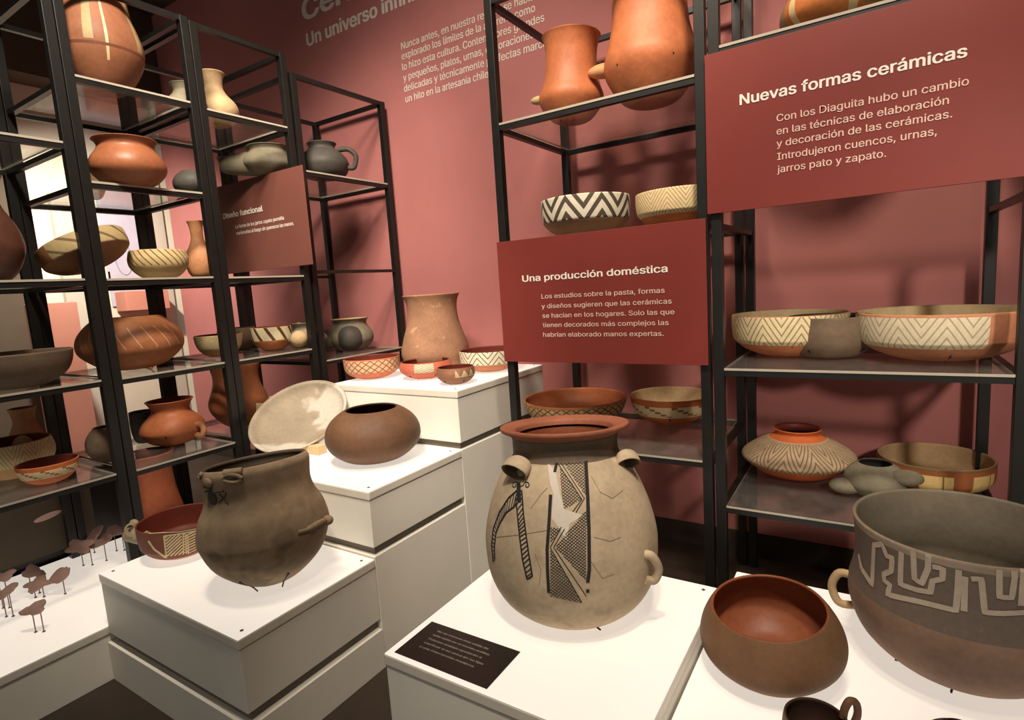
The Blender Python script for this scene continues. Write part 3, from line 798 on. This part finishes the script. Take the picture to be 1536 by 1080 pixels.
# bowl with stepped panel and animal head, behind the face pot
def stepbowl():
    hb = []
    def fn(bm, bv, k):
        def zz(x, y): return (160+x/8.306, 740+y/8.306)
        white = C['cream']
        paint(bm, bv, [zz(716, 530), zz(745, 795)], 2.4, k)
        paint(bm, bv, [zz(716, 530), zz(900, 505), zz(1130, 465)], 2, k)
        hatchpoly(bm, bv, [zz(*q) for q in ((730, 535), (930, 505), (960, 760), (755, 785))], -.75, 3.6, 2.3, k)
        hatchpoly(bm, bv, [zz(*q) for q in ((940, 500), (1150, 462), (1150, 715), (970, 755))], -.45, 3.6, 2.3, k)
        for x in (950, 985, 1010): paint(bm, bv, [zz(x, 510), zz(x+8, 750)], 1.6, k)
        paint(bm, bv, [zz(520, 590), zz(600, 700), zz(740, 800)], 4, k)
        paint(bm, bv, [zz(480, 470), zz(530, 500), zz(900, 480), zz(1130, 440)], 1.2, k)
        return [white]
    t, bv, p, mtx, R, H = pot('head_bowl', 'red brown bowl with stepped white panel, partly behind the face pot', 'bowl', (277, 828), .463, 112, 776, 'straight', B['step'], C['redin'], wall=.04, parts=True, paintfn=fn, seg=72)
    # animal head on the left of the rim
    left = -(RT0)
    c = mtx @ (left*(R*1.12)+Vector((0, 0, H*.62)))
    bm = bmesh.new(); tube(bm, spline([tuple(mtx @ (left*(R*a)+Vector((0, 0, H*z)))) for a, z in ((.86, .45), (1.08, .52), (1.30, .66), (1.42, .72))], 4), [.022, .024, .026, .030, .034, .036, .038, .040, .042, .043, .042, .038, .03], 12)
    link('animal_head', bm, B['duckbowl'], p, t, True)
    hd = bpy.data.objects[[o.name for o in t.children if o.name.startswith('animal_head')][0]]
    e = mtx @ (left*(R*1.34)+Vector((0, 0, H*.72))); d = (CAM-e).normalized(); q = d.to_track_quat('Z', 'Y').to_matrix()
    bm = bmesh.new(); tube(bm, [e+d*.036+q @ Vector((.019*math.cos(k*PI/8), .025*math.sin(k*PI/8), 0)) for k in range(17)], .005, 8); link('eye_ring', bm, B['duckbowl'], p, hd, True)
    bm = bmesh.new(); ball(bm, e+d*.032, .014, (1, 1.2, .6), q); link('eye', bm, C['faceink'], p, hd, True)
    bm = bmesh.new(); ball(bm, mtx @ (left*(R*1.22)+Vector((0, 0, H*.92))), .020, (1.2, .8, .8)); link('crest', bm, B['duckbowl'], p, hd, True)
stepbowl()

# ---- right light table
def rimdip(co): return co
o, bv, p, mtx, R, H = pot('round_bowl', 'smooth tan bowl with a wide open mouth left of the fret pot', 'bowl', (1160, 1004), .38, 199, 908,
    [(0, 0), (.34, .0), (.66, .08), (.93, .32), (1, .50), (.965, .70), (.88, .88), (.80, 1.0)], C['round'], C['roundin'], wall=.045, seg=88, tilt=(6, -3, 0))
prongs(pr, p, R, H, (-95,), rf=.5, zf=.05)
def fretfn(bm, bv, k):
    def zz(x, y): return (1020+x/2.977, 720+y/2.977)
    for ln in ([(812, 395), (860, 468), (868, 290), (905, 285), (925, 340), (950, 345), (945, 405), (912, 420), (915, 450), (940, 468), (928, 512), (1080, 545), (1232, 582), (1240, 500), (1245, 400)],
               [(990, 320), (985, 465), (1060, 490), (1120, 500), (1128, 450), (1172, 440), (1175, 395), (1128, 385)],
               [(1042, 300), (1048, 440), (1080, 462), (1108, 395), (1110, 330)], [(1272, 430), (1268, 585)],
               [(1300, 440), (1345, 440), (1360, 590), (1440, 595), (1536, 590)], [(1425, 350), (1425, 520), (1480, 525), (1492, 440), (1490, 330)],
               [(800, 330), (812, 395)], [(1536, 360), (1520, 560)]):
        paint(bm, bv, [zz(*q) for q in ln], 8, k, .0016)
    return [C['fretpaint']]
t, bv, p, mtx, R, H = pot('fret_pot', 'big brown pot with white stepped fret band at the right edge', 'pot', (1436, 998), .38, 284, 785,
    [(0, 0), (.30, .0), (.60, .06), (.88, .22), (.99, .40), (1, .52), (.965, .62), (.94, .74), (.95, .90), (.965, 1)], C['fret'], C['fretin'], wall=.035, seg=96, parts=True, paintfn=fretfn,
    handles=[loop_handle(math.degrees(math.atan2(-RT0.y, -RT0.x))-32,   .28, .50, .95, .97, 1.15, .045, C['beige'])])
prongs(pr, p, R, H, (-100, -150), rf=.5, zf=.05)
t_ = pot('cup', 'small dark cup with loop handle at the bottom edge', 'cup', (1224, 1136), .38, 92, 1078, 'cup', C['olla'], C['ollain'], wall=.08, parts=True,
    handles=[loop_path(38, [(.92, .45), (1.22, .62), (1.42, .95), (1.36, 1.25), (1.14, 1.32), (.98, 1.15), (.92, .93)], .12, C['olla'])], tilt=(0, 0, 0))
pot('small_pot', 'purple black pot just showing at the bottom edge of the photo', 'pot', (1442, 1165), .38, 110, 1100, 'olla', C['purple'], C['ollain'])

# ---- tallest plinth
Z3 = 1.026
o, bv, p, mtx, R, H = pot('beaker', 'tall rough beige beaker behind bowls on the tallest plinth', 'beaker', (655, 548), Z3, 100, 442, 'beaker', C['beaker'], C['beaker'], plane=('Y', 2.62))
prongs(p3, p, R, H, (-60,), rf=.7, zf=.06)
for args in (('bowl', 'leftmost bowl on the tallest plinth, fine lattice band', (560, 566), 82, 536, 'straight', B['lattice'], C['redin'], None),
             ('bowl', 'pinkish bowl with cream panels in front of the beige beaker', (640, 566), 78, 541, 'bowlin', B['panels'], C['redin'], None),
             ('bowl', 'small brown bowl at the front edge of the tallest plinth', (685, 575), 58, 550, 'bowlin', B['small'], C['redin'], None),
             ('bowl', 'bowl with bold white zigzags right of the beige beaker', (737, 555), 92, 524, 'straight', B['zigbold'], C['redin'], None)):
    o, bv, p, mtx, R, H = pot(args[0], args[1], 'bowl', args[2], Z3, args[3], args[4], args[5], args[6], args[7], group='bowls on the tallest plinth')
    prongs(p3, p, R, H, (-25, -95), rf=.72, zf=.26)

# ---- left shelving, unit left of the sign
pot('large_jar', 'large striped rust jar on the highest left shelf', 'jar', (158, 142), 2.50, 116, -40, 'jar', C['jarstripe'], C['ollain'], wall=.05)
o, bv, p, mtx, R, H = pot('orange_pot', 'orange pot with flared neck on the second left shelf', 'pot', (197, 281), 2.065, 100, 212, 'ollaneck', C['terradim'], C['redin'])
pot('grey_pot', 'dark grey pot beside the left post, right of the orange pot', 'pot', (290, 286), 2.065, 52, 258, 'olla', C['dgrey'], plane=('X', -2.98))
pot('small_bowl', 'small cream bowl behind the orange flared pot', 'bowl', (140, 283), 2.065, 34, 256, 'bowlin', C['beige'], plane=('X', -3.3))
def tiltbowl():
    t, bv, p, mtx, R, H = pot('tilted_bowl', 'brown bowl tipped on its side behind the leftmost double post', 'bowl', (143, 405), 1.647, 118, 370, 'straight', B['tiltbowl'], C['redin'], plane=('X', -3.0), tilt=Vector((0, 0, 1))-RT0*.42-FW*.05, H=.115, parts=True, lift=.03)
    for a in (-60, 60):
        d = Vector((math.cos(math.radians(a)), math.sin(math.radians(a)), 0)); bm = bmesh.new()
        tube(bm, [p+d*.05+Vector((0, 0, 0)), p+d*.05+Vector((0, 0, .038))], .004, 8); link('stand_pin', bm, M['prong'], p, t)
tiltbowl()
pot('bowl', 'cream bowl with dotted rim on the middle left shelf', 'bowl', (241, 412), 1.647, 79, 377, 'bowlin', B['creamhatch'], C['redin'], plane=('X', -3.02))
pot('bottle', 'slim cream orange bottle beside the second left post', 'bottle', (303, 411), 1.647, 40, 332, 'bottle', C['terra2'], plane=('X', -3.05))
o, bv, p, mtx, R, H = pot('wide_pot', 'wide low rust pot with pale scratches on the left shelf', 'pot', (202, 545), 1.205, 137, 476,
    [(0, 0), (.3, 0), (.62, .08), (.92, .30), (1, .48), (.95, .68), (.80, .86), (.66, .97), (.62, 1)], B['lowolla'], C['ollain'], plane=('X', -3.2))
t, bv, p, mtx, R, H = pot('orange_jug', 'shiny orange jug with small handle on a low left shelf', 'jug', (263, 664), .776, 86, 600, 'jug', C['terra'], C['redin'], parts=True,
    handles=[loop_handle(20, .18, .42, .95, .98, 1.22, .10, C['terra2'])])
prongs(L1, p, R, H, (-40,), rf=.9, zf=.3)
pot('dark_cup', 'dark grey cup behind the shiny orange jug', 'cup', (218, 655), .776, 34, 617, 'mug', C['dgrey'], plane=('X', -3.38))
pot('round_jar', 'small brown grey round jar behind the left double post', 'jar', (166, 690), .776, 56, 640, 'olla', C['greybrown'], plane=('X', -3.15))
t, bv, p, mtx, R, H = pot('tall_vessel', 'tall orange brown vessel standing below the low left shelf', 'vessel', (236, 794), .231, 84, 680, 'beaker', C['rust'], C['redin'], plane=('X', -3.1), parts=True,
    handles=[lug(-20, .22, 1.0, .14, C['terra2'])])
# unit at the far left edge
pot('dark_vessel', 'dark red vessel cut by the left edge of the photo', 'vessel', (-22, 415), 1.65, 104, 262, 'jug', C['darkves'], C['redin'], plane=('X', -3.05))
pot('dish', 'wide grey brown dish at the far left edge', 'dish', (28, 566), 1.21, 140, 530, 'bowl', C['greybrown'], C['greybrown'], plane=('X', -3.05))
pot('bowl', 'cream bowl at the left edge behind the small bowl', 'bowl', (20, 694), .785, 104, 662, 'bowlin', B['creamrim'], C['redin'], plane=('X', -3.3))
pot('bowl', 'small cream and red bowl on the lowest shelf at far left', 'bowl', (75, 716), .785, 76, 692, 'bowl', B['creamband'], C['redin'], plane=('X', -3.02))

pot('orange_jar', 'small orange jar at the back of the lowest far left shelf', 'jar', (42, 664), .785, 46, 612, 'jug', C['terra2'], C['redin'], plane=('X', -3.47))
# unit behind the small brown sign
pot('pale_bottle', 'pale cream jar on the highest shelf above the brown sign', 'jar', (328, 196), 2.486, 62, 110, 'bottle', C['beige'], C['redin'], plane=('X', -3.1))
pot('pale_pot', 'pale grey pot behind the post left of the pale cream jar', 'pot', (283, 176), 2.486, 56, 128, 'jug', C['grey'], plane=('X', -3.05))
pot('bowl', 'cream bowl low on the shelf beside the second left post', 'bowl', (330, 524), 1.205, 66, 502, 'bowl', B['creamrim'], C['redin'], plane=('X', -3.2))
pot('bowl', 'dark brown bowl between two cream bowls under the brown sign', 'bowl', (358, 524), 1.205, 54, 492, 'bowlin', C['greybrown'], C['ollain'], plane=('X', -3.42))
pot('bowl', 'bowl with a bright white rim band under the brown sign', 'bowl', (411, 524), 1.205, 58, 490, 'straight', B['l2c'], C['redin'], plane=('X', -3.12))
t, bv, p, mtx, R, H = pot('duck_pot', 'grey beige pot with a beak knob under the brown sign', 'pot', (463, 531), 1.205, 58, 484, 'jug', C['grey'], C['dgrey'], plane=('X', -2.99), parts=True,
    handles=[lug(-60, .40, .95, .42, C['beige'], 'beak'), lug(170, .85, .7, .22, C['grey'], 'knob')])
pot('tall_jar', 'tall orange jar behind the second left post, low shelf', 'jar', (362, 630), .776, 82, 546, 'jar', C['terradim'], C['redin'], plane=('X', -3.2))
pot('bowl', 'cream bowl peeking out above the leaning dusty plate', 'bowl', (423, 640), .776, 70, 598, 'tub', B['creamrim'], C['beige'], plane=('X', -3.02))
# unit nearest the corner
def greyduck():
    t, bv, p, mtx, R, H = pot('animal_pot', 'grey green animal shaped pot above the brown sign', 'pot', (408, 275), 2.258, 76, 222, 'ollaneck', C['grey'], C['dgrey'], plane=('X', -3.1), parts=True)
    bm = bmesh.new(); tube(bm, spline([tuple(p+Vector((-.04, -.05, .07))), tuple(p+Vector((-.13, -.14, .065))), tuple(p+Vector((-.19, -.2, .05)))], 5), [.075, .075, .072, .07, .066, .062, .058, .052, .045, .036, .024], 12)
    link('snout', bm, C['grey'], p, t, True)
    for dx in (-.13, -.165, -.19):
        bm = bmesh.new(); ball(bm, p+Vector((dx, dx*1.05, .125+dx*.12)), .016); link('knob', bm, C['grey'], p, t, True)
greyduck()
t, bv, p, mtx, R, H = pot('grey_jug', 'dark grey jug with side handle on the corner unit', 'jug', (487, 264), 2.258, 74, 216, [(0, 0), (.45, 0), (.82, .10), (1, .34), (.96, .52), (.78, .70), (.55, .82), (.5, .90), (.58, 1)], C['dgrey'], parts=True,
    handles=[loop_handle(35, .30, .80, .98, .62, 1.30, .10, C['dgrey'])], plane=('X', -3.0))
t, bv, p, mtx, R, H = pot('double_pot', 'grey green double bodied pot on the low corner shelf', 'pot', (528, 518), 1.12, 66, 478, 'ollaneck', C['grey'], C['beige'], plane=('X', -3.12), parts=True)
bm = bmesh.new(); c = p+Vector((.06, -.06, H*.42)); ball(bm, c, R*.62, (1, 1, .95)); link('side_body', bm, C['dgrey'], p, t, True)
bm = bmesh.new(); c = p+Vector((-.1, -.12, H*.40)); ball(bm, c, R*.5, (1, 1, .9)); link('side_body', bm, C['grey'], p, t, True)

# ---- shelving behind the middle sign
t, bv, p, mtx, R, H = pot('orange_jar', 'smaller orange jar on the shelf above the middle sign', 'jar', (857, 186), 2.225, 96, 58, 'jarR', C['terra'], C['redin'], parts=True,
    handles=[lug(200, .30, 1.0, .22, C['beige'], 'lug', (1.3, .7, .6))], tilt=(0, 3, 0))
prongs(R2, p, R, H, (-110, -50), rf=.8, zf=.26)
t, bv, p, mtx, R, H = pot('tall_orange_jar', 'taller orange jar with side lugs above the middle sign', 'jar', (978, 158), 2.225, 138, -60, 'jarR', C['terra'], C['redin'], parts=True,
    handles=[lug(195, .30, 1.0, .26, C['terra2'], 'lug', (1.4, .7, .6)), lug(15, .34, 1.0, .22, C['terra2'], 'lug', (1.3, .7, .6))])
prongs(R2, p, R, H, (-115, -45), rf=.85, zf=.24)
pot('bowl', 'bowl with white zigzags standing above the middle sign', 'bowl', (880, 352), 1.70, 132, 300, 'straight', B['zigR'], C['redin'], plane=('Y', 2.47), wall=.04)
pot('bowl', 'cream hatched bowl beside the zigzag bowl above the middle sign', 'bowl', (1021, 336), 1.70, 130, 289, 'straight', B['zigcream'], C['redin'], plane=('Y', 2.47), wall=.04)
pot('bowl', 'wide orange bowl behind the urn on the low shelf', 'bowl', (864, 634), .76, 152, 596, 'bowl', B['hatchband'], C['terra'], wall=.04)
o, bv, p, mtx, R, H = pot('bowl', 'orange bowl with bright cream band right of the urn', 'bowl', (1007, 632), .76, 118, 591, 'bowl', B['creamband'], C['beige'], wall=.04)
prongs(R2, p, R, H, (-75,), rf=.8, zf=.4)

# ---- shelving at the right
pot('striped_pot', 'orange pot with cream stripes above the large red sign', 'pot', (1262, 70), 2.30, 168, -50, 'ollaneck', B['top'], C['redin'], plane=('Y', 2.5))
ZR = 1.136
o, bv, p, mtx, R, H = pot('bowl', 'cream bowl with diagonal pattern left of the brown mug', 'bowl', (1183, 514), ZR, 158, 470, 'straight', B['creamdiag'], C['cream'], plane=('Y', 2.66), wall=.04)
prongs(R3, p, R, H, (-80,), rf=.75, zf=.3)
t, bv, p, mtx, R, H = pot('mug', 'grey brown mug with ring handle in front of two bowls', 'mug', (1243, 534), ZR, 114, 474, 'mug', C['greybrown'], C['dgrey'], parts=True,
    handles=[loop_handle(math.degrees(math.atan2(-RT0.y, -RT0.x)), .52, .86, .98, 1.0, 1.22, .06, C['greybrown'])])
prongs(R3, p, R, H, (-35, -115), rf=.85, zf=.24)
def spout(co):
    r = math.hypot(co.x, co.y); a = math.atan2(co.y, co.x)-.1
    k = max(0, math.cos(a))**40*.11*max(0, co.z/.12)
    return Vector((co.x*(1+k), co.y*(1+k), co.z*(1+k*.8)))
o, bv, p, mtx, R, H = pot('platter', 'wide cream and red platter bowl right of the brown mug', 'bowl', (1408, 516), ZR, 214, 466, 'straight', B['platterR'], C['cream'], plane=('Y', 2.58), wall=.035, deform=spout, seg=96)
prongs(R3, p, R, H, (-85,), rf=.7, zf=.2)
ZS = .586
o, bv, p, mtx, R, H = pot('squat_jar', 'squat orange jar with stepped grey band on the low right shelf', 'jar', (1196, 712), ZS, 154, 642, 'squat', B['squat'], C['redin'], wall=.04, seg=80)
t, bv, p, mtx, R, H = pot('duck_jar', 'grey duck shaped jar between the squat jar and the bowl', 'jar', (1312, 742), ZS, 82, 694, 'olla', C['grey'], C['dgrey'], parts=True)
for s, (ox, oz, r) in enumerate(((-.10, .30, .42), (.10, .75, .40))):
    bm = bmesh.new(); ball(bm, p+Vector((ox, -.05, H*oz)), R*r, (1.3, .8, .7)); link('head' if s == 0 else 'tail', bm, C['grey'], p, t, True)
pot('bowl', 'brown bowl with cream window panels on the low right shelf', 'bowl', (1400, 722), ZS, 144, 684, 'tub', B['window'], C['beige'], wall=.05)

# ------------------------------------------------------------------ small stones on pins
def stone(i, label, pxc, pyc, foot, w, ang, shape, npins=2):
    z = .231
    f = P(*foot, Z=z); d = px(f)[2]; k = d/FPX
    zc = zat(pyc, f); c = P(pxc, pyc, X=f.x)
    c = Vector((f.x, f.y, 0))+RT0*((pxc-px((f.x, f.y, zc))[0])*k); c.z = zc
    t = thing('pinned_stone', label, 'stone', (f.x, f.y, z), 'small stones on pins')
    n = 22; rng = random.Random(i*13+3); bm = bmesh.new()
    fwd = Vector((FW.x, FW.y, 0)).normalized(); up = (Vector((0, 0, 1))*.85+fwd*.5).normalized()
    ca, sa = math.cos(ang), math.sin(ang)
    rim = []
    for s in range(n):
        a = 2*PI*s/n; r = 1+.22*math.sin(a*shape+i)+.10*rng.uniform(-1, 1)
        x, y = .5*w*r*math.cos(a), .26*w*r*math.sin(a)
        x, y = x*ca-y*sa, x*sa+y*ca
        rim.append((x*k, y*k))
    nrm = RT0.cross(up)
    layers = []
    for off, sc in ((-.007, .72), (-.004, .97), (.004, .97), (.007, .72)):
        layers.append([bm.verts.new(c+RT0*(x*sc)+up*(y*sc)+nrm*off) for x, y in rim])
    for A, Bq in zip(layers, layers[1:]):
        for s in range(n): bm.faces.new((A[s], A[(s+1) % n], Bq[(s+1) % n], Bq[s]))
    bm.faces.new(layers[0][::-1]); bm.faces.new(layers[-1])
    bmesh.ops.recalc_face_normals(bm, faces=bm.faces)
    link('stone_body', bm, C['stone'], t.location, t, True)
    for s in range(npins):
        q = Vector((f.x, f.y, z))+RT0*((s-(npins-1)/2)*w*.34*k)
        bm = bmesh.new(); tube(bm, [q, Vector((q.x, q.y, c.z-.004))], .0022, 6); tube(bm, [q, q+Vector((0, 0, .003))], .006, 8)
        link('pin', bm, M['pin'], t.location, t)
for i, a in enumerate((
    ('stone on pins at the left edge, rear one', 8, 864, (10, 912), 28, .3, 3), ('stone on pins at the left edge, front one', 10, 887, (15, 925), 30, .6, 2),
    ('broad stone on pins behind the three toothed stone', 50, 858, (54, 890), 34, -.2, 3), ('dark jagged stone on pins, second row from left', 56, 876, (60, 896), 38, .25, 4),
    ('slanted stone on one pin, right of the dark jagged stone', 90, 863, (98, 891), 34, .9, 2), ('three toothed stone on pins nearest the front', 51, 913, (60, 948), 36, .3, 3),
    ('diamond shaped stone on pins, left of the rear group', 119, 819, (132, 848), 40, .1, 4), ('slim upright stone on a pin in the rear group', 141, 803, (142, 829), 30, .9, 2),
    ('leaf shaped stone on a pin in the rear group', 153, 812, (160, 841), 28, .5, 2), ('round headed stone on pins nearest the animal head bowl', 171, 797, (181, 826), 34, .2, 3))):
    stone(i, a[0], a[1], a[2], a[3], a[4], a[5], a[6], 1 if 'a pin' in a[0] or 'one pin' in a[0] else 2)

# ------------------------------------------------------------------ beyond the left shelving
XG = -5.995
t = thing('poster', 'lavender poster with a faint ring drawing on the far white wall', 'poster', (XG, 2.62, 2.1))
link('sheet', newbox(XG, XG+.012, 2.49, 2.79, 1.55, 2.92), M['poster'], t.location, t)
bm = bmesh.new(); tube(bm, [(XG+.0135, 2.64+.07*math.cos(a*PI/12), 2.0+.16*math.sin(a*PI/12)) for a in range(25)], .004, 6); link('ring_drawing', bm, M['posterink'], t.location, t)
bx = link('wall_box', newbox(-5.99, -5.78, 2.52, 2.90, 1.50, 1.68, bev=.004), M['pinkbox'], (-5.9, 2.7, 1.5)); tag(bx, 'salmon box on the far white wall under the poster', 'box')
pb_ = P(95, 620, X=-5.3)
px0 = link('salmon_pedestal', newbox(-5.62, -5.36, 1.72, 1.98, 0, 1.60, bev=.004), M['pinkbox'], (-5.5, 1.85, 0)); tag(px0, 'salmon pink pedestal seen through the far left shelves', 'pedestal')
t = thing('wall_drawing', 'curly line drawing on the far white wall behind the orange jug', 'drawing', (XG, 2.6, .8))
bm = bmesh.new()
for pts in ([(2.45, .62), (2.6, .68), (2.72, .6), (2.85, .72)], [(2.62, .95), (2.7, .8), (2.66, .7), (2.76, .55)], [(2.55, .98), (2.68, .92), (2.74, .8), (2.8, .66)]):
    tube(bm, [(XG+.004, y, z+.35) for y, z in spline(pts, 6)], .011, 6)
link('line', bm, M['wire'], t.location, t)
bb = link('low_cabinet', newbox(-4.1, -3.62, -.3, 1.66, 0, .60, bev=.004), M['card'], (-3.86, .7, 0)); tag(bb, 'dark low cabinet behind the light table at far left', 'cabinet')
t = thing('ellipse_panel', 'dark panel with pale ellipses below the far left shelves', 'panel', (-3.615, .9, .3))  # dark panel carrying flat pale ellipses
link('panel', newbox(-3.619, -3.606, .55, 1.25, .27, .56), M['dark'], t.location, t)
for (y, z) in ((.78, .40), (1.05, .47)):
    bm = bmesh.new(); n = 28
    vs_ = [bm.verts.new((-3.6045, y+.06*math.cos(2*PI*k/n), z+.016*math.sin(2*PI*k/n)+.12*.06*math.cos(2*PI*k/n))) for k in range(n)]
    bm.faces.new(vs_); link('ellipse', bm, M['letterpink'], t.location, t)
